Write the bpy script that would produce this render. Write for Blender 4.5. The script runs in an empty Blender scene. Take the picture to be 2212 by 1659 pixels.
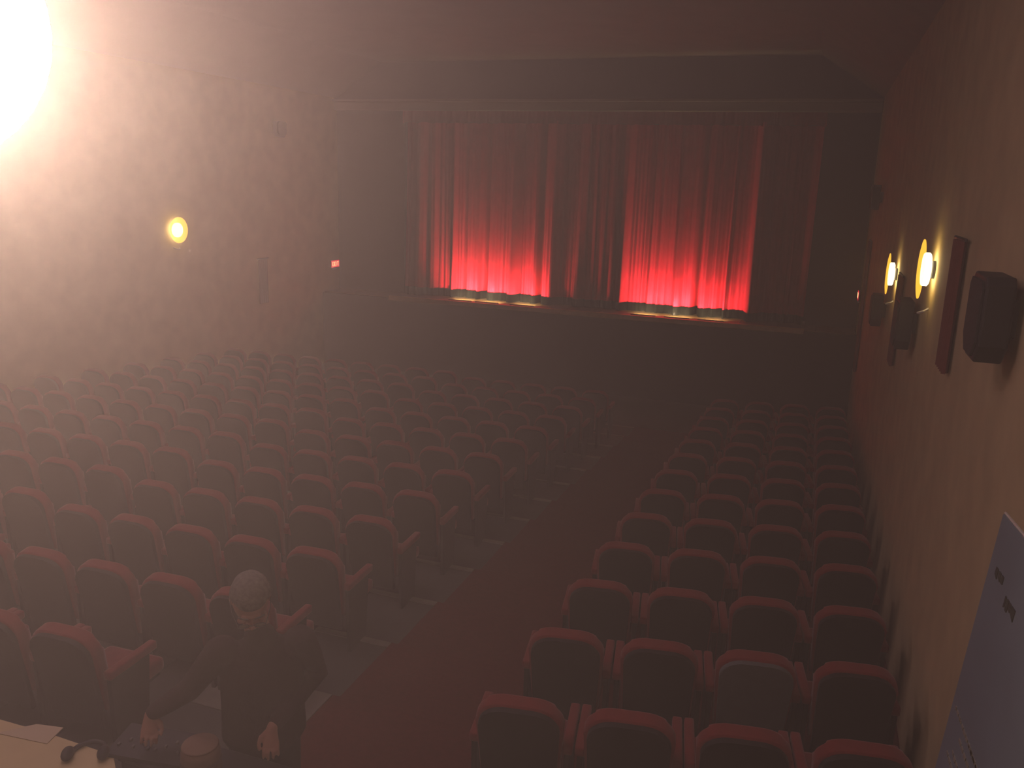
import bpy, bmesh, math, random
from mathutils import Vector, Matrix, noise
random.seed(7)
sc = bpy.context.scene
COL = sc.collection
R = math.radians

# ------------------------------------------------------------------ camera
YAW, PITCH, ROLL = R(19.2), R(13.3), R(1.8)
fw = Vector((-math.sin(YAW)*math.cos(PITCH), math.cos(YAW)*math.cos(PITCH), -math.sin(PITCH)))
r0 = Vector((math.cos(YAW), math.sin(YAW), 0)); u0 = r0.cross(fw)
rt = r0*math.cos(ROLL) + u0*math.sin(ROLL); up = -r0*math.sin(ROLL) + u0*math.cos(ROLL)
cd = bpy.data.cameras.new('camera'); cam = bpy.data.objects.new('camera', cd); COL.objects.link(cam)
cam.matrix_world = Matrix((rt, up, -fw)).transposed().to_4x4()
cd.sensor_width = 36; cd.lens = 36*1854/2212; cd.clip_start = .02; cd.clip_end = 200
sc.camera = cam
# ------------------------------------------------------------------ world, exposure
w = bpy.data.worlds.new('world'); sc.world = w; w.use_nodes = True
w.node_tree.nodes['Background'].inputs[0].default_value = (0, 0, 0, 1)
w.node_tree.nodes['Background'].inputs[1].default_value = 0
vs = sc.view_settings
vs.view_transform = 'Standard'; vs.look = 'None'; vs.gamma = 1; vs.use_curve_mapping = False; vs.exposure = 0.0
try:
    sc.cycles.use_denoising = True
    sc.cycles.volume_bounces = 0
    sc.cycles.max_bounces = 4
    sc.cycles.diffuse_bounces = 2
    sc.cycles.glossy_bounces = 2
    sc.cycles.sample_clamp_indirect = 4
except Exception: pass

GLOBE_RAD = 180.0      # radiance of the opal globe
FILL = 56.0          # watts of each unseen fill light added near the ceiling
LAMPW = 30.0
def light(name, kind, loc, power, color, rot=None, **kw):
    l = bpy.data.lights.new(name, kind); l.energy = power; l.color = color
    for k, v in kw.items(): setattr(l, k, v)
    o = bpy.data.objects.new(name, l); COL.objects.link(o); o.location = loc
    if rot: o.rotation_euler = rot
    return o
# unseen fill lights added under the ceiling, rosy to lift the dark tones
for (x, y, z) in ((-2.5, 2.0, 2.6), (-8.5, 2.0, 2.6), (-5.5, 5.5, 2.6)):
    light('fill_light', 'AREA', (x, y, z), FILL, (1, .60, .74), None, shape='DISK', size=2.2)

# ------------------------------------------------------------------ materials
def mat(name, col, rough=.8, var=.0, scale=8, bump=0, spec=.3, metal=0, sheen=0, emit=None, es=0):
    m = bpy.data.materials.new(name); m.use_nodes = True
    nt = m.node_tree; b = nt.nodes['Principled BSDF']
    b.inputs['Base Color'].default_value = (*col, 1); b.inputs['Roughness'].default_value = rough
    b.inputs['Specular IOR Level'].default_value = spec; b.inputs['Metallic'].default_value = metal
    if sheen: b.inputs['Sheen Weight'].default_value = sheen
    if emit:
        b.inputs['Emission Color'].default_value = (*emit, 1); b.inputs['Emission Strength'].default_value = es
    if var or bump:
        tc = nt.nodes.new('ShaderNodeTexCoord'); n = nt.nodes.new('ShaderNodeTexNoise')
        n.inputs['Scale'].default_value = scale; n.inputs['Detail'].default_value = 5
        nt.links.new(tc.outputs['Object'], n.inputs['Vector'])
        if var:
            r = nt.nodes.new('ShaderNodeValToRGB')
            r.color_ramp.elements[0].position = .3; r.color_ramp.elements[1].position = .7
            r.color_ramp.elements[0].color = (*[c*(1-var) for c in col], 1)
            r.color_ramp.elements[1].color = (*[min(1, c*(1+var)) for c in col], 1)
            nt.links.new(n.outputs['Fac'], r.inputs['Fac']); nt.links.new(r.outputs['Color'], b.inputs['Base Color'])
        if bump:
            bp = nt.nodes.new('ShaderNodeBump'); bp.inputs['Strength'].default_value = bump; bp.inputs['Distance'].default_value = .01
            nt.links.new(n.outputs['Fac'], bp.inputs['Height']); nt.links.new(bp.outputs['Normal'], b.inputs['Normal'])
    return m
def emis(name, col, s):
    m = bpy.data.materials.new(name); m.use_nodes = True; nt = m.node_tree; nt.nodes.clear()
    o = nt.nodes.new('ShaderNodeOutputMaterial'); e = nt.nodes.new('ShaderNodeEmission')
    e.inputs[0].default_value = (*col, 1); e.inputs[1].default_value = s
    nt.links.new(e.outputs[0], o.inputs[0]); return m
M = dict(
    wall=mat('beige_plaster', (.52, .43, .22), .85, .10, 3, .15),
    cove=mat('brown_plaster', (.20, .15, .11), .9, .08, 2),
    ceiling=mat('ceiling_paint', (.24, .19, .15), .95, .08, 2, .1),
    black=mat('black_masking', (.012, .011, .012), .95, .1, 4),
    header=mat('dark_header', (.06, .045, .035), .9, .08, 3),
    mould=mat('grey_moulding', (.16, .13, .09), .7, .05, 6),
    curtain=mat('red_velvet', (.40, .009, .027), .9, .12, 5, .05, .04, 0, 0),
    valance=mat('red_valance', (.24, .014, .016), .9, .12, 12, .1, .2),
    hem=mat('black_hem', (.0016, .0014, .0014), .95, spec=.02),
    stagewood=mat('varnished_boards', (.16, .10, .045), .35, .2, 9, .05, .4),
    lip=mat('pale_wood_lip', (.50, .36, .17), .45, .1, 10),
    floor=mat('grey_concrete', (.065, .064, .052), .85, .12, 5, .15),
    nosing=mat('pale_step_edge', (.17, .168, .125), .8, .1, 12),  # paler grey than the terrace floor
    carpet=mat('red_carpet', (.092, .010, .012), .98, .18, 22, .3, .05),
    seatred=mat('red_upholstery', (.175, .012, .014), .85, .12, 18, .2, .2, 0, .2),
    shell=mat('black_seat_shell', (.014, .014, .014), .6, .1, 12, .1, .25),
    shell_reflection=mat('seat_shell_reflection', (.10, .115, .11), .6, .1, 12, .1, .25),  # greyer shell colour paints a soft reflection onto one seat back
    metal=mat('dark_metal', (.05, .05, .052), .45, .05, 8, 0, .5, .6),
    grille=mat('speaker_grille', (.022, .022, .026), .8, .2, 60, .4),
    cabinet=mat('speaker_cabinet', (.018, .018, .022), .55, .05, 10),
    drape=mat('red_wall_drape', (.16, .018, .016), .9, .1, 9, .1),
    cream=mat('cream_laminate', (.50, .41, .20), .55, .06, 6, .03),
    black_eq=mat('black_equipment', (.014, .013, .015), .5, .1, 20),
    knob=mat('grey_fader_cap', (.09, .085, .085), .5),
    tan=mat('tan_card', (.18, .11, .07), .8, .12, 10, .1),
    band=mat('brown_band', (.06, .035, .025), .8),
    sheet=mat('blue_grey_sheet', (.125, .15, .19), .35, .12, 5, .03, .5),
    sheetedge=mat('pale_sheet_edge', (.30, .29, .28), .4),
    ink=mat('dark_ink', (.03, .032, .03), .7),
    chalk=mat('pale_lettering', (.15, .135, .12), .7),
    skin=mat('skin', (.30, .145, .10), .6, .08, 14, .05),
    hair=mat('grey_hair', (.115, .105, .085), .9, .35, 45, .6),
    beard=mat('white_beard', (.32, .29, .25), .9, .25, 60, .5),
    sweater=mat('dark_maroon_knit', (.022, .008, .010), .95, .2, 40, .3),
    trousers=mat('dark_trousers', (.018, .018, .022), .9, .1, 20),
    shoe=mat('black_leather', (.012, .011, .011), .4),
    glass_frame=mat('dark_spectacle_frame', (.03, .025, .02), .3),
    lens=mat('pale_lens', (.30, .28, .25), .1, spec=.8),
    eye=mat('eye_white', (.5, .45, .4), .3), lips=mat('lips', (.30, .10, .08), .6),
    paper=mat('cream_paper', (.45, .38, .24), .8),
    white=mat('white_bracket', (.55, .53, .50), .5),
    globe=emis('opal_globe_light', (1, .74, .52), GLOBE_RAD),
    bulb=emis('bulb_light', (1, .78, .42), 9.0),
    amber=None,
    exitred=emis('exit_red', (1, .015, .05), 1.1),
    exitletter=emis('exit_letters', (1, .55, .25), 1.9),
    footlens=emis('footlight_lens', (1, .62, .26), 1.3),
)

m = bpy.data.materials.new('amber_glass'); m.use_nodes = True; nt = m.node_tree; nt.nodes.clear()
_o = nt.nodes.new('ShaderNodeOutputMaterial'); _a = nt.nodes.new('ShaderNodeAddShader')
_e = nt.nodes.new('ShaderNodeEmission'); _t = nt.nodes.new('ShaderNodeBsdfTransparent')
_e.inputs[0].default_value = (1, .52, .05, 1); _e.inputs[1].default_value = .80; _t.inputs[0].default_value = (.9, .8, .55, 1)
nt.links.new(_e.outputs[0], _a.inputs[0]); nt.links.new(_t.outputs[0], _a.inputs[1]); nt.links.new(_a.outputs[0], _o.inputs[0])
M['amber'] = m
# ------------------------------------------------------------------ helpers
def link(name, me, m=None, parent=None):
    o = bpy.data.objects.new(name, me); COL.objects.link(o)
    if m is not None and not me.materials: me.materials.append(m)
    if parent is not None: o.parent = parent
    return o
def obj(name, bm, m, parent=None, smooth=False):
    me = bpy.data.meshes.new(name)
    bmesh.ops.recalc_face_normals(bm, faces=bm.faces[:])
    if smooth:
        for f in bm.faces: f.smooth = True
    bm.to_mesh(me); bm.free(); return link(name, me, m, parent)
def thing(name, label, cat, loc=(0, 0, 0), rz=0, group=None):
    o = bpy.data.objects.new(name, None); COL.objects.link(o); o.location = loc; o.rotation_euler = (0, 0, rz)
    o.empty_display_size = .1
    return tag(o, label, cat, group)
def tag(o, label, cat, group=None):
    o['label'] = label; o['category'] = cat
    if group: o['group'] = group
    return o
def struct(o, label=None):
    o['kind'] = 'structure'
    if label: o['label'] = label
    return o
def box(bm, x0, x1, y0, y1, z0, z1, bev=0, mt=None):
    v = [bm.verts.new((x, y, z)) for z in (z0, z1) for y in (y0, y1) for x in (x0, x1)]
    fs = [bm.faces.new([v[i] for i in q]) for q in ((0, 2, 3, 1), (4, 5, 7, 6), (0, 1, 5, 4), (2, 6, 7, 3), (0, 4, 6, 2), (1, 3, 7, 5))]
    if bev:
        es = {e for f in fs for e in f.edges}
        r = bmesh.ops.bevel(bm, geom=list(es), offset=bev, segments=2, affect='EDGES', profile=.6)
        v = list({x for f in r['faces'] for x in f.verts} | {x for x in v if x.is_valid})
    if mt is not None: bmesh.ops.transform(bm, matrix=mt, verts=[x for x in v if x.is_valid])
    return v
def bx(*a, bev=0, mt=None):
    bm = bmesh.new(); box(bm, *a, bev=bev, mt=mt); return bm
def prism(pts, d, off=(0, 0, 0), bev=0):
    """closed outline pts (3D, planar), extruded by vector d"""
    bm = bmesh.new(); d = Vector(d)
    a = [bm.verts.new(Vector(p)+Vector(off)) for p in pts]; b = [bm.verts.new(v.co+d) for v in a]
    n = len(a)
    bm.faces.new(a); bm.faces.new(b[::-1])
    for i in range(n): bm.faces.new((a[i], a[(i+1) % n], b[(i+1) % n], b[i]))
    if bev:
        es = [e for e in bm.edges if (e.verts[0] in a and e.verts[1] in a) or (e.verts[0] in b and e.verts[1] in b)]
        bmesh.ops.bevel(bm, geom=es, offset=bev, segments=3, affect='EDGES', profile=.5)
    return bm
def lathe(prof, seg=32, axis='Z'):
    bm = bmesh.new(); rings = []
    for r, z in prof:
        ring = []
        for k in range(seg):
            a = 2*math.pi*k/seg; c, s = r*math.cos(a), r*math.sin(a)
            ring.append(bm.verts.new((c, s, z) if axis == 'Z' else (z, c, s)))
        rings.append(ring)
    for i in range(len(rings)-1):
        for k in range(seg): bm.faces.new((rings[i][k], rings[i][(k+1) % seg], rings[i+1][(k+1) % seg], rings[i+1][k]))
    for ring in (rings[0], rings[-1]):
        if (ring[0].co-ring[seg//2].co).length > 1e-5: bm.faces.new(ring)
    bmesh.ops.remove_doubles(bm, verts=bm.verts[:], dist=1e-5)
    return bm
def tube(bm, pts, rad, seg=10, cap=True):
    """round tapered tube through pts; rad number, list or list of (a,b)"""
    pts = [Vector(p) for p in pts]; n = len(pts)
    if not isinstance(rad, (list, tuple)): rad = [rad]*n
    ref = None; rings = []
    for i, p in enumerate(pts):
        t = (pts[min(i+1, n-1)]-pts[max(i-1, 0)]).normalized()
        if ref is None:
            ref = Vector((1, 0, 0)) if abs(t.x) < .8 else Vector((0, 1, 0))
        u = (ref-t*ref.dot(t)).normalized(); ref = u; v = t.cross(u)
        ra = rad[i] if isinstance(rad[i], (tuple, list)) else (rad[i], rad[i])
        def ring(c, k): return [bm.verts.new(c+u*ra[0]*k*math.cos(a)+v*ra[1]*k*math.sin(a)) for a in (2*math.pi*j/seg for j in range(seg))]
        m = min(ra)
        if i == 0 and cap: rings += [ring(p-t*m*.95, .25), ring(p-t*m*.6, .75)]
        rings.append(ring(p, 1))
        if i == n-1 and cap: rings += [ring(p+t*m*.6, .75), ring(p+t*m*.95, .25)]
    for i in range(len(rings)-1):
        for k in range(seg): bm.faces.new((rings[i][k], rings[i][(k+1) % seg], rings[i+1][(k+1) % seg], rings[i+1][k]))
    bm.faces.new(rings[0]); bm.faces.new(rings[-1][::-1])
def blob(bm, c, r, rot=None, seg=20, shape=None):
    vs_ = bmesh.ops.create_uvsphere(bm, u_segments=seg, v_segments=seg*2//3, radius=1)['verts']
    mt = Matrix.Translation(c) @ (rot.to_4x4() if rot else Matrix()) @ Matrix.Diagonal((*r, 1))
    if shape:
        for v in vs_: v.co = shape(v.co)
    bmesh.ops.transform(bm, matrix=mt, verts=vs_)
def fuse(name, bm, m, parent, voxel=.006, smooth=4):
    """one continuous surface out of overlapping pieces"""
    bmesh.ops.recalc_face_normals(bm, faces=bm.faces[:])
    me = bpy.data.meshes.new('tmp'); bm.to_mesh(me); bm.free()
    o = bpy.data.objects.new('tmp', me); COL.objects.link(o)
    r = o.modifiers.new('r', 'REMESH'); r.mode = 'VOXEL'; r.voxel_size = voxel
    s = o.modifiers.new('s', 'SMOOTH'); s.iterations = smooth; s.factor = .5
    dg = bpy.context.evaluated_depsgraph_get(); dg.update()
    res = bpy.data.meshes.new_from_object(o.evaluated_get(dg))
    bpy.data.objects.remove(o); bpy.data.meshes.remove(me)
    res.name = name; res.materials.clear(); res.materials.append(m)
    for p in res.polygons: p.use_smooth = True
    return link(name, res, None, parent)
def dup(root, loc, rz, label, group=None):
    r = root.copy(); COL.objects.link(r); r.location = loc; r.rotation_euler = (0, 0, rz); r['label'] = label
    if group: r['group'] = group
    for ch in list(root.children):
        c = ch.copy(); COL.objects.link(c); c.parent = r
        for g in ch.children:
            d = g.copy(); COL.objects.link(d); d.parent = c
    return r

# ------------------------------------------------------------------ dimensions
XL, XR, YS = -11.9, .94, 20.0          # side walls, plane of the stage opening
E0, PT, DZ = 4.03, .95, .076           # terrace edge, row pitch, drop per row
Z0 = -3.80
NT = 13
def tz(k): return Z0-DZ*k
ZF = tz(NT)                            # flat floor before the stage
CE = 2.75                              # ceiling

# ------------------------------------------------------------------ floor: concrete terraces
def prof(x0, x1, lift=0, y_start=-.6, y_end=21.5, thick=.3):
    pts = [(y_start, tz(-1)+lift), (E0, tz(-1)+lift)]
    for k in range(NT):
        pts += [(E0+PT*k, tz(k)+lift), (E0+PT*(k+1), tz(k)+lift)]
    pts += [(E0+PT*NT, ZF+lift), (y_end, ZF+lift)]
    return [(x0, y, z) for y, z in pts]
fl = bmesh.new()
a = [fl.verts.new(p) for p in prof(XL-.1, 0)]; b = [fl.verts.new((XR+.1, v.co.y, v.co.z)) for v in a]
for i in range(len(a)-1): fl.faces.new((a[i], b[i], b[i+1], a[i+1]))
floor = struct(obj('floor', fl, M['floor']), 'grey concrete terraced floor under the seats')
# red carpet of the aisle and the right block: one length per terrace, laid on the concrete
def carpet_run(y0, y1, z):
    bm = bx(-3.08, XR, y0, y1, z, z+.012, bev=.004); return bm
cp = obj('carpet_runner', carpet_run(-.5, E0, tz(-1)), M['carpet'], floor); cp['label'] = 'red carpet length over the rearmost step'
for k in range(NT):
    obj('carpet_runner', carpet_run(E0+PT*k+.006, E0+PT*(k+1)+.004, tz(k)), M['carpet'], floor)
for k in range(-1, NT):
    y = E0+PT*(k+1)
    wdt = .46 if k == 0 else .07
    x0 = -4.22 if k == 0 else -3.80
    obj('step_nosing', bx(x0, -3.085, y-wdt, y+.004, tz(k)+.001, tz(k)+.012, bev=.004), M['nosing'], floor)

# ------------------------------------------------------------------ walls
def wall_side(x, s):
    bm = bmesh.new(); n = 10
    out = [(-.6, ZF-.3), (YS-.02, ZF-.3), (YS-.02, 1.72)]
    for i in range(1, 7):
        t = math.pi/2*i/6; out.append((YS-.02-.18*(1-math.cos(t)), 1.72+.18*math.sin(t)))
    out += [(-.6, 1.90)]
    a = [bm.verts.new((x, y, z)) for y, z in out]; b = [bm.verts.new((x+s*.2, y, z)) for y, z in out]
    bm.faces.new(a); bm.faces.new(b[::-1])
    for i in range(len(a)): bm.faces.new((a[i], a[(i+1) % len(a)], b[(i+1) % len(a)], b[i]))
    return bm
wl = struct(obj('wall_left', wall_side(XL, -1), M['wall']))
wr = struct(obj('wall_right', wall_side(XR, 1), M['wall']))
struct(obj('wall_back', bx(XL-.2, XR+.2, -.8, -.6, ZF-.3, CE+.1), M['wall']))
# sloping cove between side walls and ceiling
for x, s in ((XL, 1), (XR, -1)):
    struct(obj('trim_1' if s == 1 else 'trim_2', prism([(x-s*.2, -.6, 1.901), (x, -.6, 1.901), (x+s*1.3, -.6, CE), (x-s*.2, -.6, CE)], (0, YS+.6-.02, 0)), M['cove']))
struct(obj('ceiling', bx(XL-.2, XR+.2, -.8, YS+3, CE, CE+.2), M['ceiling']))
# front wall with the stage opening
OX0, OX1, OZ1 = -10.0, -.12, 1.34
bm = bmesh.new()
box(bm, XL-.2, OX0, YS, YS+.25, ZF-.3, CE); box(bm, OX1, XR+.2, YS, YS+.25, ZF-.3, CE)
wf = struct(obj('wall_front', bm, M['black']))
obj('header', bx(OX0, OX1, YS, YS+.25, OZ1, CE), M['header'], wf)
obj('header_fascia', bx(XL, XR, YS-.03, YS, 1.86, CE), M['header'], wf)
bm = bmesh.new()
box(bm, XL+.02, XR-.02, YS-.22, YS-.03, 1.60, 1.80, bev=.02); box(bm, XL+.02, XR-.02, YS-.30, YS-.03, 1.80, 1.86, bev=.015)
struct(obj('trim_3', bm, M['mould']), 'grey moulding running above the stage opening')
struct(obj('wall_far', bx(XL-.2, XR+.2, YS+2.6, YS+2.8, ZF-.3, CE), M['black']))

# ------------------------------------------------------------------ stage
SZ = -2.93; SY = 19.15
st = struct(obj('stage_platform', bx(XL, XR, SY, YS+2.6, ZF, SZ), M['black']), 'raised black fronted stage below the red curtain')
nb = 16
for i in range(nb):       # boards of the apron
    w_ = (XR-XL-.04)/nb; x = XL+.02+i*w_
    obj('board', bx(x+.004, x+w_-.004, SY+.06, YS+.55, SZ, SZ+.022, bev=.004), M['stagewood'], st)
lip = obj('stage_lip', bx(OX0, OX1, SY-.03, SY+.055, SZ-.06, SZ+.05, bev=.012), M['lip'], st)

# ------------------------------------------------------------------ curtain
def curtain(name, x0, x1, label, seed, bulge):
    rnd = random.Random(seed); root = thing(name, label, 'curtain', ((x0+x1)/2, YS+.16, SZ+.02))
    knots = [x0]
    while knots[-1] < x1: knots.append(knots[-1]+rnd.choice((.10, .14, .18, .26, .34))*rnd.uniform(.85, 1.15))
    amps = [rnd.choice((.06, .10, .19, .30))*rnd.uniform(.7, 1.2) for _ in knots]
    offs = [rnd.uniform(-.05, .05) for _ in knots]
    def y(x, h):
        i = 0
        while i < len(knots)-2 and knots[i+1] < x: i += 1
        t = min(1, max(0, (x-knots[i])/(knots[i+1]-knots[i])))
        f = math.sin(math.pi*t)**.7
        k = .62+.38*(1-h)
        yy = -amps[i]*k*f+offs[i]*f+.012*math.sin(x*71+2*h)+.006*math.sin(x*143)
        for c, wd, am in bulge: yy -= am*math.exp(-((x-c)/wd)**2)
        return yy
    H = 4.30
    def sheet(z0, z1, nz, dy, hemf=None):
        bm = bmesh.new(); N = int((x1-x0)/.018); g = []
        for j in range(nz+1):
            row = []
            for i in range(N+1):
                x = x0+(x1-x0)*i/N; t = j/nz
                zz0 = z0+(hemf(x) if hemf else 0); z = zz0+(z1-zz0)*t
                h = max(0, min(1, z/H)); xx = x+.02*math.sin(3*x+seed)*(1-h)
                row.append(bm.verts.new((xx-(x0+x1)/2, y(x, h)+dy-.05*(1-h)**3, z)))
            g.append(row)
        for j in range(nz):
            for i in range(N): bm.faces.new((g[j][i], g[j][i+1], g[j+1][i+1], g[j+1][i]))
        return bm
    hem = lambda x: .17+.025*math.sin(4.1*x+seed)+.012*math.sin(11*x)
    obj('drape', sheet(0.0, H, 12, 0, hem), M['curtain'], root, True)
    o = obj('hem_band', sheet(.012, .20, 3, -.035, None), M['hem'], root, True); o['label'] = 'black weighted hem band'
    return root
curtain('stage_curtain', -9.97, -5.02, 'left red velvet stage curtain, brightly uplit along most of its foot', 3,
        [(-9.2, .3, .06), (-7.2, 1.1, .10), (-6.02, .10, .26), (-8.35, .03, -.2), (-7.75, .05, -.25), (-6.9, .04, -.2), (-6.35, .05, -.25)])
curtain('stage_curtain', -5.06, -.15, 'right red velvet stage curtain, dark at its outer edge', 11,
        [(-4.28, .07, .22), (-3.0, .9, .08), (-1.38, .10, .20), (-3.75, .05, -.2), (-3.1, .04, -.2), (-2.55, .06, -.28), (-2.0, .12, -.2)])
# scalloped valance
bm = bmesh.new(); N = 420; g = []
for j in range(5):
    row = []
    for i in range(N+1):
        x = OX0+(OX1-OX0)*i/N; ph = (x-OX0)/.41*math.pi
        low = 1.30+.035*abs(math.sin(ph)); z = low+(1.62-low)*j/4
        row.append(bm.verts.new((x, YS-.10-.05*abs(math.sin(ph*2))*(1-j/6)-.01*math.sin(x*60), z)))
    g.append(row)
for j in range(4):
    for i in range(N): bm.faces.new((g[j][i], g[j][i+1], g[j+1][i+1], g[j+1][i]))
v = obj('valance', bm, M['valance'], None, True)
tag(v, 'short gathered red valance across the top of the stage opening', 'valance')
# footlights hidden behind the stage lip, throwing light up the curtain
foot = [(-8.15, 1.25), (-7.45, 1.1), (-6.55, 1.0), (-3.62, .95), (-2.85, 1.1), (-2.1, .7)]
FL = 50.0
fname = ['leftmost', 'second', 'third', 'fourth', 'fifth', 'rightmost']
for i, (x, k) in enumerate(foot):
    t = thing('footlight', f'small black footlight at the stage lip, {fname[i]} of the six', 'stage light', (x, 19.36, SZ+.022), 0, 'footlights along the stage lip')
    obj('housing', prism([(0, -.10, 0), (0, .07, 0), (0, .03, .030), (0, -.10, .045)], (.56, 0, 0), (-.28, 0, 0), .004), M['metal'], t)
    obj('lens', bx(-.26, .26, .040, .066, .006, .024), M['footlens'], t)
    light('footlight_beam', 'AREA', (x, 19.46, SZ+.070), FL*k, (1, .80, .42), (R(119), 0, R(random.uniform(-6, 6))), shape='RECTANGLE', size=.5, size_y=.03, spread=R(132))

# ------------------------------------------------------------------ wall lamps, exits
def wall_lamp(x, y, z, s, label):
    t = thing('wall_lamp', label, 'lamp', (x, y, z), 0 if s > 0 else math.pi, 'round amber wall lamps')
    obj('glass_disc', lathe([(0, .120), (.20, .118), (.25, .110), (.25, .104), (.0, .100)], 40, 'X'), M['amber'], t, True)
    obj('bulb_drum', lathe([(0, .096), (.130, .096), (.140, .088), (.140, .050), (.125, .040), (0, .035)], 28, 'X'), M['bulb'], t, True)
    obj('wall_plate', lathe([(0, .030), (.07, .030), (.075, .022), (.075, .0), (0, .0)], 24, 'X'), M['metal'], t)
    bm = bmesh.new(); tube(bm, [(.0, -.06, -.34), (.05, -.03, -.37), (.085, .02, -.37), (.05, .06, -.35)], .012, 6)
    obj('bracket', bm, M['white'], t)
    return t
wall_lamp(XR, 8.05, -.62, -1, 'round amber wall lamp on the right wall, nearer of the two')
wall_lamp(XR, 11.55, -.97, -1, 'round amber wall lamp on the right wall, farther of the two')
wall_lamp(XL, 13.83, -1.13, 1, 'round amber wall lamp on the left wall')
def exit_sign(x, y, z, s, label):
    t = thing('exit_sign', label, 'sign', (x, y, z), R(90) if s > 0 else R(-90), 'red exit signs')
    L = .38
    # built facing local -Y, then turned to face the room
    obj('case', bx(-L/2-.012, L/2+.012, 0.0-.05, 0, -.10, .10, bev=.01), M['metal'], t)
    obj('face', bx(-L/2, L/2, -.056, -.05, -.088, .088), M['exitred'], t)
    bm = bmesh.new(); h, w_, b_ = .055, .055, .018
    def bar(x0, x1, z0, z1): box(bm, x0, x1, -.062, -.056, z0, z1)
    x = -.155
    bar(x, x+b_, -h, h)
    for zz in (-h, -b_/2, h-b_): bar(x, x+w_, zz, zz+b_)
    x = -.075
    for sg in (1, -1):
        box(bm, -b_/2, b_/2, -.062, -.056, -h*1.12, h*1.12, mt=Matrix.Translation((x+w_/2, 0, 0)) @ Matrix.Rotation(sg*R(28), 4, 'Y'))
    x = .022; bar(x, x+b_, -h, h)
    x = .085; bar(x+.022, x+.022+b_, -h, h); bar(x, x+.062, h-b_, h)
    o = obj('lettering', bm, M['exitletter'], t); o['label'] = 'pale EXIT letters'
    bm = bmesh.new(); tube(bm, [(-.10, -.03, -.13), (.08, -.03, -.13)], .022, 8)
    obj('lamp_head', bm, M['white'], t)
    return t
exit_sign(XL, 19.70, -2.24, 1, 'small red lit EXIT sign at the far end of the left wall')
exit_sign(XR, 19.55, -2.13, -1, 'small red lit EXIT sign at the far end of the right wall')

# ------------------------------------------------------------------ wall speakers and drapes
def speaker(x, y, z, s, h, d, label):
    t = thing('wall_speaker', label, 'speaker', (x, y, z), 0 if s > 0 else math.pi, 'dark wall speakers')
    # cross-section seen from the room: octagonal-cornered box, front face raked downwards
    w2 = d/2
    o_ = [(.05, -w2, -h/2+.09), (.05, -w2+.09, -h/2), (.05, w2-.09, -h/2), (.05, w2, -h/2+.09), (.05, w2, h/2-.04), (.05, w2-.04, h/2), (.05, -w2+.04, h/2), (.05, -w2, h/2-.04)]
    obj('cabinet', prism(o_, (.13, 0, 0), bev=.012), M['cabinet'], t)
    gg = [(.18, p[1]*.88, p[2]*.88) for p in o_]
    obj('grille', prism(gg, (.014, 0, 0), bev=.004), M['grille'], t)
    obj('bracket', bx(0, .055, -.05, .05, -.09, .09, bev=.006), M['metal'], t)
    return t
speaker(XR, 4.74, -.58, -1, .42, .40, 'dark wall speaker on the right wall, nearest to the camera')
speaker(XR, 8.85, -1.20, -1, .46, .44, 'dark wall speaker low between the two amber lamps on the right wall')
speaker(XR, 12.6, -1.55, -1, .42, .42, 'dark wall speaker just past the farther amber lamp on the right wall')
speaker(XR, 16.4, -.08, -1, .42, .52, 'dark wall speaker high at the far end of the right wall')
speaker(XL, 17.3, .98, 1, .34, .38, 'dark wall speaker high at the far end of the left wall')
def wall_drape(x, y, s, label, wd=.34, z0=-3.3, z1=1.2):
    bm = bmesh.new(); g = []
    for z in (z0, (z0+z1)/2, z1):
        g.append([bm.verts.new((s*(.035+.028*math.sin(i*1.25)), -wd/2+wd*i/24, z)) for i in range(25)])
    for j in range(2):
        for i in range(24): bm.faces.new((g[j][i], g[j][i+1], g[j+1][i+1], g[j+1][i]))
    t = thing('wall_drape', label, 'drape', (x, y, 0), 0, 'narrow red wall drapes')
    obj('cloth', bm, M['drape'], t, True)
    bm = bmesh.new(); tube(bm, [(s*.035, -wd/2-.04, z1+.012), (s*.035, wd/2+.04, z1+.012)], .012, 8)
    obj('rail', bm, M['metal'], t)
wall_drape(XR, 6.62, -1, 'narrow red drape on the right wall beside the nearest speaker', .40, -1.2, -.3)
wall_drape(XR, 10.55, -1, 'narrow red drape on the right wall just before the farther lamp', .42, -1.9, -.9)
wall_drape(XR, 17.8, -1, 'narrow red drape on the right wall near its exit sign', .5, -3.4, -.9)
wall_drape(XL, 16.6, 1, 'narrow red drape on the left wall between lamp and exit sign', .34, -2.9, -1.9)

# ------------------------------------------------------------------ opal globe lamp hanging by the back wall
GC = Vector((-.80122, .58575, .12224))*.45; GR = .057
t = thing('globe_lamp', 'big glaring white globe lamp hanging at the upper left', 'lamp', (GC.x, GC.y, CE))
bm = lathe([(0, -GR)]+[(GR*math.sin(a), -GR*math.cos(a)) for a in (math.pi*i/16 for i in range(1, 16))]+[(0, GR)], 40)
g_ = obj('opal_globe', bm, M['globe'], t, True); g_.location = (0, 0, GC.z-CE)
bm = bmesh.new(); tube(bm, [(0, 0, GC.z-CE+GR+.03), (0, 0, -.02)], .006, 8); obj('rod', bm, M['metal'], t)
obj('fitter', lathe([(0, GC.z-CE+GR-.004), (.030, GC.z-CE+GR-.008), (.026, GC.z-CE+GR+.03), (0, GC.z-CE+GR+.04)], 20), M['metal'], t)
obj('ceiling_rose', lathe([(0, -.035), (.05, -.03), (.065, -.001), (0, -.001)], 20), M['metal'], t)

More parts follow.
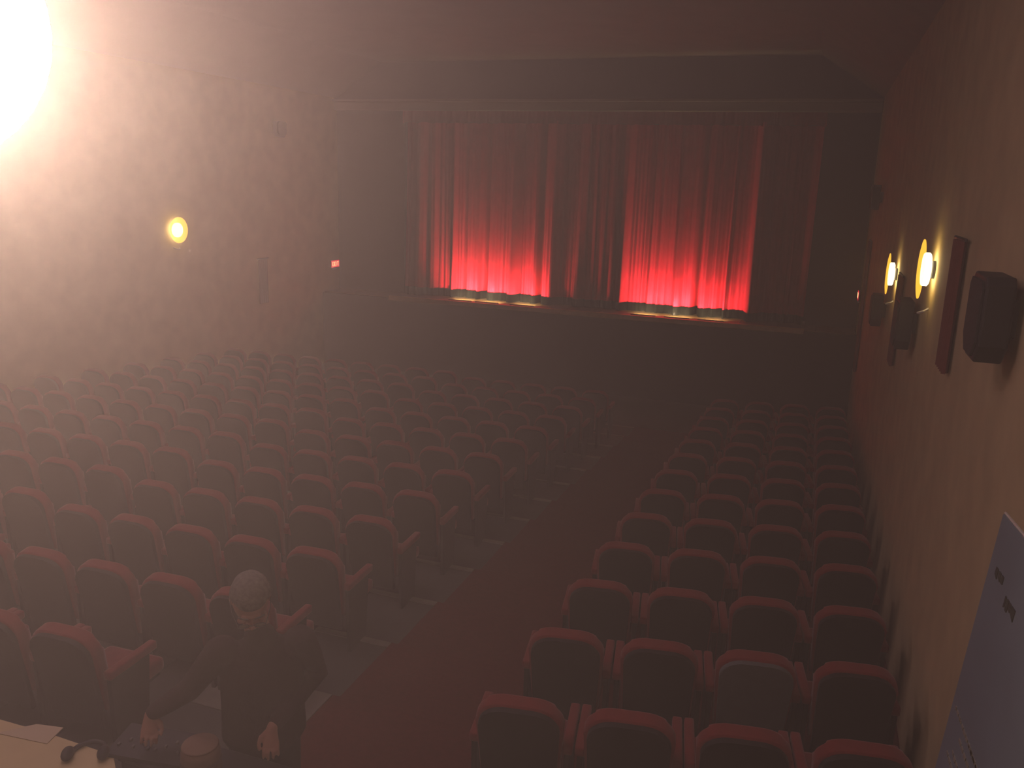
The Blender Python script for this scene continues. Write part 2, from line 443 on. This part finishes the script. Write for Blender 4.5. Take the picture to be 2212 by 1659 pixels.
# ------------------------------------------------------------------ seats
def rounded(wd, z0, z1, r, y, n=6, taper=0.0):
    """outline in XZ: straight foot, large rounded upper corners"""
    pts = [(-wd/2+taper, y, z0), (wd/2-taper, y, z0)]
    for i in range(n+1):
        a = math.pi/2*i/n; pts.append((wd/2-r+r*math.cos(a), y, z1-r*.75+r*.75*math.sin(a)))
    for i in range(n+1):
        a = math.pi/2*(1-i/n); pts.append((-wd/2+r-r*math.cos(a), y, z1-r*.75+r*.75*math.sin(a)))
    return pts
def lean(bm, a=R(11), z=.36):
    bmesh.ops.transform(bm, matrix=Matrix.Translation((0, 0, z)) @ Matrix.Rotation(a, 4, 'X') @ Matrix.Translation((0, 0, -z)), verts=bm.verts[:]); return bm
def make_chair(label, shellm):
    t = thing('theatre_chair', label, 'chair')
    # +Y faces the stage; the reclined back tips towards -Y
    obj('backrest', lean(prism(rounded(.50, .38, .965, .17, .06, 9, taper=.02), (0, .085, 0), bev=.024)), M['seatred'], t, True)
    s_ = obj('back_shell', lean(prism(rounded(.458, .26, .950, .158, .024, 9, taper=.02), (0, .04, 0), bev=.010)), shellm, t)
    if shellm is not M['shell']: s_['label'] = 'back shell greyed as a painted reflection'
    bm = prism(rounded(.46, 0, .46, .08, 0), (0, 0, .11), bev=.0)
    bm.free(); bm = bmesh.new(); box(bm, -.235, .235, .16, .60, .385, .49, bev=.035)
    obj('seat_cushion', bm, M['seatred'], t, True)
    obj('seat_pan', bx(-.21, .21, .15, .57, .355, .39, bev=.008), M['shell'], t)
    for s in (-1, 1):
        x = s*.270
        a_ = obj('armrest', bx(x-.029, x+.029, .03, .46, .64, .70, bev=.014), M['seatred'], t, True)
        obj('arm_support', prism([(x-.016, .06, 0), (x-.016, .34, 0), (x-.016, .40, .64), (x-.016, .04, .64)], (.032, 0, 0), bev=.005), M['shell'], t)
    return t
ordn = ['first', 'second', 'third', 'fourth', 'fifth', 'sixth', 'seventh', 'eighth', 'ninth', 'tenth', 'eleventh', 'twelfth', 'thirteenth', 'fourteenth', 'fifteenth']
chair0 = None; chairg = None
def place(x, y, z, rz, label, group, grey=False):
    global chair0, chairg
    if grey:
        c = make_chair(label, M['shell_reflection'])
    elif chair0 is None:
        c = chair0 = make_chair(label, M['shell'])
    else:
        return dup(chair0, (x, y, z), rz, label, group)
    c.location = (x, y, z); c.rotation_euler = (0, 0, rz); c['group'] = group
    return c
CPL = .014
for k in range(NT):
    row = 'rearmost row' if k == 0 else ordn[k]+' row from back'
    for j in range(4):
        x = -1.30+.602*j
        y = 4.05+PT*k+.165*(x+1.30)
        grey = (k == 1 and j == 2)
        lab = f'red chair, {ordn[j]} from the aisle, {row}, right block' if not grey else 'red chair with reflection-painted back, third from the aisle, second row from back, right block'
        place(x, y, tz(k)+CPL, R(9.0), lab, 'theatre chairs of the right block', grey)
for k in range(NT):
    row = 'rearmost row' if k == 0 else ordn[k]+' row from back'
    kk = k-1
    for j in range(14):
        x = -3.62-.605*j
        if x < XL+.4: continue
        if k == 0 and j in (0,): continue
        y = 3.72+PT*k-.03*(x+3.5)*-1*.6
        y = max(y, E0+PT*kk+.02-.95 if k else 3.2)
        lab = f'red chair, {ordn[j]} from the aisle, {row}, left block'
        place(x, y, tz(k-1 if y+.36 < E0+PT*k else k)+.001, R(2), lab, 'theatre chairs of the left block')

# ------------------------------------------------------------------ desk behind the last row
DZT = -2.85
t = thing('control_desk', 'cream-topped desk at the lower left corner behind the last row', 'desk', (-4.0, 2.6, tz(-1)))
zt = DZT-tz(-1)
obj('desk_top', prism([(-1.7, -.35, zt-.04), (1.30, -.35, zt-.04), (1.30, .02, zt-.04), (1.05, .20, zt-.04), (.95, .29, zt-.04), (.5, .30, zt-.04), (-1.7, .26, zt-.04)], (0, 0, .04), bev=.006), M['cream'], t)
for x in (-1.6, 1.15):
    for y in (-.28, .12): obj('leg', bx(x-.03, x+.03, y-.03, y+.03, 0, zt-.04, bev=.005), M['metal'], t)
t = thing('equipment_case', 'black flat-topped equipment case in front of the man', 'case', (-2.46, 3.03, tz(-1)+.014))
h_ = DZT-.02-tz(-1)-.014
obj('body', bx(-.55, .42, -.14, .10, 0, h_, bev=.012), M['black_eq'], t)
obj('lid', bx(-.56, .43, -.15, .11, h_, h_+.022, bev=.008), M['black_eq'], t)
for s in (-1, 1): obj('latch', bx(s*.3-.03, s*.3+.03, -.165, -.150, h_-.05, h_+.012, bev=.003), M['metal'], t)
ztop = tz(-1)+.014+h_+.022
t = thing('mixing_console', 'low black mixing console with grey faders on the black case', 'console', (-2.88, 3.0, ztop+.001), R(8))
obj('body', prism([(-.22, -.11, 0), (-.22, .11, 0), (-.22, .11, .042), (-.22, -.11, .020)], (.44, 0, 0), bev=.006), M['black_eq'], t)
fb = bmesh.new(); box(fb, -.006, .006, -.009, .009, 0, .013, bev=.002); fme = bpy.data.meshes.new('fader'); fb.to_mesh(fme); fb.free(); fme.materials.append(M['knob'])
for i in range(10):
    o = link('fader', fme, None, t); yy = -.05+random.random()*.09; o.location = (-.18+.04*i, yy, .019+(yy+.11)/.22*.022)
t = thing('headphones', 'black headphones lying on the cream desk top', 'headphones', (-3.16, 2.83, DZT+.001), R(25))
bm = bmesh.new(); tube(bm, [(.085*math.cos(a), .10*math.sin(a), .014) for a in (math.pi*i/14 for i in range(15))], (.012), 8); obj('headband', bm, M['black_eq'], t, True)
for s in (-1, 1):
    bm = bmesh.new(); blob(bm, (s*.085, -.015, .032), (.028, .045, .031)); obj('ear_cup', bm, M['black_eq'], t, True)
p = prism([(-3.72, 2.80, DZT), (-3.42, 2.83, DZT), (-3.45, 2.96, DZT), (-3.60, 2.93, DZT)], (0, 0, .004), (0, 0, .001))
tag(obj('paper_sheet', p, M['paper']), 'cream paper sheet poking past the edge of the desk', 'paper')
t = thing('card_tub', 'tan card tub with a brown band near the bottom edge, before the man', 'tub', (-2.58, 2.965, ztop+.001))
obj('tub_body', lathe([(0, 0), (.098, 0), (.092, .10), (.086, .13), (.079, .13), (.085, .08), (.085, .01), (0, .01)], 32), M['tan'], t, True)
obj('band', lathe([(.0955, .052), (.0985, .054), (.0955, .066), (.0935, .066), (.0935, .052)], 32), M['band'], t)
obj('lid', lathe([(0, .128), (.084, .128), (.088, .133), (.084, .140), (0, .146)], 32), M['tan'], t, True)

# ------------------------------------------------------------------ leaning blue-grey notice sheet at the lower right
SX = .30
A = Vector((SX, 1.38, -.46)); B = Vector((SX, .99, -.42)); C_ = Vector((SX, 1.60, -.95)); 
A = Vector((SX, 1.38, -.46)); 
dirt = (Vector((SX, .99, -.42))-A).normalized(); down = Vector((0, .30, -.95)).normalized()
D1, D2 = .62, .98
t = thing('notice_board', 'tall blue-grey notice board leaning at the lower right, with rows of small lettering', 'notice board', (SX, 1.25, tz(-1)+.014))
off = Vector(t.location)
q = [A, A+dirt*D1, A+dirt*D1+down*D2, A+down*D2]
obj('board', prism([v_-off for v_ in q], (.006, 0, 0)), M['sheet'], t)
bm = bmesh.new(); tube(bm, [A-off+Vector((.003, 0, .002)), A+dirt*D1-off+Vector((.003, 0, .002))], .0022, 6); o = obj('top_edge', bm, M['sheetedge'], t); o['label'] = 'pale bright top edge'
n_ = -dirt.cross(down)
def marks(nm, rows, m):
    bm = bmesh.new()
    for (u, v_, L, hh) in rows:
        x = u; rnd = random.Random(int(u*1000+v_*7777))
        while x < u+L:
            wd = rnd.uniform(.006, .02)
            p0 = A+dirt*x+down*v_-off; p1 = p0+dirt*wd; p2 = p1+down*hh*rnd.uniform(.6, 1); p3 = p0+down*hh*rnd.uniform(.6, 1)
            vv = [bm.verts.new(q_+Vector((-.0012, 0, 0))) for q_ in (p0, p1, p2, p3)]; v2 = [bm.verts.new(q_+Vector((.0008, 0, 0))) for q_ in (p0, p1, p2, p3)]
            bm.faces.new(vv); bm.faces.new(v2[::-1])
            for i in range(4): bm.faces.new((vv[i], vv[(i+1) % 4], v2[(i+1) % 4], v2[i]))
            x += wd+rnd.uniform(.003, .008)
    return obj(nm, bm, m, t)
marks('heading_marks', [(.045, .085, .05, .020), (.13, .105, .06, .022)], M['ink'])
for i, (u, v_, L) in enumerate([(.02, .60, .30), (.05, .50, .34), (.08, .475, .34), (.03, .40, .20), (.10, .43, .34), (.02, .68, .34), (.16, .40, .3)]):
    marks('lettering_row', [(u, v_, L, .009)], M['chalk'])
bm = bmesh.new(); lowz = (A+down*D2-off)
tube(bm, [A+dirt*.30+down*(D2-.1)-off+Vector((.02, 0, 0)), Vector((.02, 0.0, .02))], .012, 8)
tube(bm, [(.02, -.25, .014), (.02, .25, .014)], .012, 8); tube(bm, [(-.2, 0, .014), (.24, 0, .014)], .012, 8)
tube(bm, [A+dirt*.30+down*.05-off+Vector((.02, 0, 0)), A+dirt*.30+down*(D2-.1)-off+Vector((.02, 0, 0))], .012, 8)
obj('stand', bm, M['metal'], t)

# ------------------------------------------------------------------ the man
P0 = Vector((-2.45, 3.30, tz(-1)+.0)); PZ = R(38)
man = thing('person', 'grey-haired man in glasses and dark maroon sweater looking down at the desk', 'person', P0, PZ)
inv = Matrix.Rotation(-PZ, 4, 'Z')
def loc(p): return inv @ (Vector(p)-P0)
# local frame: faces -Y; his right is -X (left in the photo)
wrR = loc((-2.91, 3.00, -2.655)); wrL = loc((-2.32, 3.18, -2.69))
hips = Vector((0, .03, .94)); neck = Vector((0, -.035, 1.46)); hc = Vector((-.045, -.080, 1.695))
HT = Matrix.Rotation(R(38), 3, 'X')
sh = {-1: Vector((-.195, -.01, 1.405)), 1: Vector((.195, -.01, 1.405))}
el = {-1: Vector((-.36, .07, 1.16)), 1: Vector((.285, .10, 1.14))}
wr = {-1: wrR, 1: wrL}
HS = 1.13
def hd(p): return hc+HT @ (Vector(p)*HS)
body = bmesh.new()
# trunk and legs under the clothes, neck, arms
tube(body, [(0, .03, .92), (0, .04, 1.05), (0, .02, 1.22), (0, -.005, 1.36), (0, -.015, 1.40)], [(.15, .10), (.135, .095), (.155, .11), (.14, .09), (.06, .05)], 20)
for s in (-1, 1):
    tube(body, [(s*.085, .03, .92), (s*.10, .02, .5), (s*.105, .04, .10)], [.082, .055, .04], 12)
    tube(body, [sh[s], el[s], wr[s]], [.052, .040, .027], 12)
    tube(body, [(s*.105, .05, .05), (s*.115, -.12, .035)], [(.04, .035), (.04, .022)], 10)
tube(body, [(0, -.010, 1.38), (-.01, -.02, 1.46), hd((0, .03, -.06))], [.060, .062, .062], 14)
# skull, jaw, chin
def skull(c):
    c = c.copy()
    if c.z < 0: c.x *= 1-.30*(-c.z)**1.3; c.y = c.y*(1-.12*(-c.z))-.08*(-c.z)
    return c
blob(body, hd((0, .005, 0)), (.077*HS, .098*HS, .118*HS), HT, 28, skull)
blob(body, hd((0, -.070, -.098)), (.026, .020, .020), HT)
blob(body, hd((0, -.088, .022)), (.052, .014, .011), HT)                  # brow
tube(body, [hd((0, -.095, .012)), hd((0, -.112, -.018)), hd((0, -.118, -.030))], [.008, .011, .014], 8)   # nose
for s in (-1, 1):
    blob(body, hd((s*.080, .012, -.010)), (.009, .020, .032), HT)
    blob(body, hd((s*.042, -.078, -.030)), (.020, .016, .016), HT)
    blob(body, hd((s*.014, -.108, -.032)), (.008, .009, .007), HT)
blob(body, hd((0, -.094, -.060)), (.026, .010, .008), HT)
# hands: palm, four unequal fingers and a thumb, curled onto the case
def hand(s):
    w_ = wr[s]; fwd = (w_-el[s]); fwd = Vector((fwd.x*.3, -.35, -.8)).normalized()
    side = Vector((s, -.15, 0)); side = (side-fwd*side.dot(fwd)).normalized()      # outwards (little finger)
    nrm = Vector((0, -1, 0)); nrm = (nrm-fwd*nrm.dot(fwd)-side*nrm.dot(side)).normalized()
    tube(body, [w_, w_+fwd*.045, w_+fwd*.085], [.026, (.036, .019), (.040, .017)] if abs(side.x) > .5 else [.026, (.019, .036), (.017, .040)], 12)
    for i, (o_, L) in enumerate(((-.030, .080), (-.010, .092), (.011, .085), (.031, .066))):
        b0 = w_+fwd*.080+side*o_
        d1 = (fwd*.9+nrm*.30+side*o_*4).normalized(); d2 = (fwd*.95-nrm*.45+side*o_*2).normalized(); d3 = (fwd*.5-nrm*.9).normalized()
        p1 = b0+d1*L*.42; p2 = p1+d2*L*.34; p3 = p2+d3*L*.24
        tube(body, [b0-fwd*.015, b0, p1, p2, p3], [.009, .0098, .0088, .0082, .0070], 8)
    b0 = w_+fwd*.022-side*.026; p1 = b0-side*.026+fwd*.022; p2 = p1-side*.008+fwd*.032; p3 = p2+fwd*.026+side*.004
    tube(body, [w_+fwd*.01-side*.01, b0, p1, p2, p3], [.015, .014, .012, .0105, .0085], 8)
for s in (-1, 1): hand(s)
fuse('body', body, M['skin'], man, .0055, 3)
# sweater
sw = bmesh.new()
tube(sw, [(0, .035, .88), (0, .045, 1.02), (0, .025, 1.20), (0, -.005, 1.36), (0, -.018, 1.44)], [(.215, .150), (.210, .145), (.210, .145), (.190, .120), (.090, .080)], 24)
for s in (-1, 1):
    blob(sw, sh[s]+Vector((-s*.012, 0, -.005)), (.078, .080, .075))
    e2 = el[s]; w2_ = e2.lerp(wr[s], .90)
    tube(sw, [sh[s], sh[s].lerp(e2, .5)+Vector((0, 0, 0)), e2, e2.lerp(w2_, .5), w2_], [.078, .068, .060, .052, .042], 14)
tube(sw, [(0, -.022, 1.43), (-.012, -.035, 1.485)], [.080, .074], 16)
fuse('sweater', sw, M['sweater'], man, .009, 5)
tr = bmesh.new()
tube(tr, [(0, .03, .90), (0, .03, .98)], [(.165, .125), (.165, .120)], 20)
for s in (-1, 1): tube(tr, [(s*.088, .03, .90), (s*.10, .02, .50), (s*.105, .04, .09)], [.098, .075, .062], 14)
fuse('trousers', tr, M['trousers'], man, .012, 3)
for s in (-1, 1):
    bm = bmesh.new(); tube(bm, [(s*.105, .07, .055), (s*.11, -.02, .05), (s*.118, -.15, .04)], [(.048, .050), (.050, .048), (.046, .034)], 14)
    obj('shoe', bm, M['shoe'], man, True)
# hair: a cap over crown and back, hairline above the brow, short sides
hr = bmesh.new()
blob(hr, hd((0, .014, .016)), (.086*HS, .104*HS, .114*HS), HT, 40)
for v_ in hr.verts:
    l = HT.transposed() @ (v_.co-hc)
    v_.co += (v_.co-hc).normalized()*.004*noise.noise(v_.co*55)
hl = []
for v_ in hr.verts:
    l = (HT.transposed() @ (v_.co-hc))/HS
    line = .055 if l.y < -.05 else (.055-(l.y+.05)*1.0 if l.y < .04 else -.035-.4*(l.y-.04))
    if l.z < line: hl.append(v_)
bmesh.ops.delete(hr, geom=hl, context='VERTS')
obj('hair', hr, M['hair'], man, True)
bd = bmesh.new()
blob(bd, hd((0, -.078, -.104)), (.030, .018, .022), HT, 20)
tube(bd, [hd((-.030, -.090, -.072)), hd((-.014, -.104, -.047)), hd((0, -.108, -.045)), hd((.014, -.104, -.047)), hd((.030, -.090, -.072))], .006, 8)
obj('beard', bd, M['beard'], man, True)
for s in (-1, 1):
    bm = bmesh.new(); blob(bm, hd((s*.031, -.0865, .000)), (.013, .006, .006), HT, 12); obj('eye', bm, M['eye'], man, True)
    bm = bmesh.new(); tube(bm, [hd((s*.016, -.098, .020)), hd((s*.034, -.098, .025)), hd((s*.052, -.086, .018))], .0045, 6); obj('eyebrow', bm, M['hair'], man, True)
bm = bmesh.new(); tube(bm, [hd((-.020, -.100, -.064)), hd((0, -.106, -.062)), hd((.020, -.100, -.064))], .0045, 6); obj('mouth', bm, M['lips'], man, True)
gl = bmesh.new()
for s in (-1, 1):
    c = [hd((s*.034+.024*math.cos(a), -.118-.0, -.006+.018*math.sin(a))) for a in (2*math.pi*i/18 for i in range(19))]
    tube(gl, c, .0022, 6, False)
    tube(gl, [hd((s*.058, -.116, .000)), hd((s*.080, -.05, .002)), hd((s*.086, .015, -.002))], .0022, 6)
tube(gl, [hd((-.010, -.118, -.004)), hd((0, -.122, -.001)), hd((.010, -.118, -.004))], .0022, 6)
g_ = obj('glasses', gl, M['glass_frame'], man, True)
for s in (-1, 1):
    bm = bmesh.new(); blob(bm, hd((s*.034, -.118, -.006)), (.022, .0012, .016), HT, 14); obj('lens', bm, M['lens'], g_, True)

# ------------------------------------------------------------------ haze filling the hall
hz = obj('haze', bx(XL+.005, XR-.005, -.59, YS-.35, ZF+.01, CE-.005), None)
m = bpy.data.materials.new('smoky_haze'); m.use_nodes = True; nt = m.node_tree; nt.nodes.clear()
o_ = nt.nodes.new('ShaderNodeOutputMaterial'); ad = nt.nodes.new('ShaderNodeAddShader')
s1 = nt.nodes.new('ShaderNodeVolumeScatter'); s2 = nt.nodes.new('ShaderNodeVolumeScatter')
s1.inputs['Color'].default_value = (1, .93, .90, 1); s1.inputs['Density'].default_value = .010; s1.inputs['Anisotropy'].default_value = .62
s2.inputs['Color'].default_value = (1, .85, .92, 1); s2.inputs['Density'].default_value = .006; s2.inputs['Anisotropy'].default_value = 0
nt.links.new(s1.outputs[0], ad.inputs[0]); nt.links.new(s2.outputs[0], ad.inputs[1]); nt.links.new(ad.outputs[0], o_.inputs['Volume'])
hz.data.materials.append(m)
tag(hz, 'thin smoky haze hanging through the whole hall', 'haze'); hz['kind'] = 'stuff'

hz2 = obj('haze', bx(-1.6, .9, -.58, 1.5, -1.4, 1.4), None)  # second haze box, added near the camera to strengthen the lamp's glow
m = bpy.data.materials.new('glow_haze'); m.use_nodes = True; nt = m.node_tree; nt.nodes.clear()
o_ = nt.nodes.new('ShaderNodeOutputMaterial'); s1 = nt.nodes.new('ShaderNodeVolumeScatter')
s1.inputs['Color'].default_value = (1, .89, .88, 1); s1.inputs['Density'].default_value = .082; s1.inputs['Anisotropy'].default_value = .75
s2 = nt.nodes.new('ShaderNodeVolumeScatter'); ad = nt.nodes.new('ShaderNodeAddShader')
s2.inputs['Color'].default_value = (.84, .56, .95, 1); s2.inputs['Density'].default_value = .020; s2.inputs['Anisotropy'].default_value = 0  # purple scatter added to lift the dark tones
nt.links.new(s1.outputs[0], ad.inputs[0]); nt.links.new(s2.outputs[0], ad.inputs[1]); nt.links.new(ad.outputs[0], o_.inputs['Volume']); hz2.data.materials.append(m)
tag(hz2, 'denser haze box added around the globe lamp to strengthen its glow', 'haze'); hz2['kind'] = 'stuff'
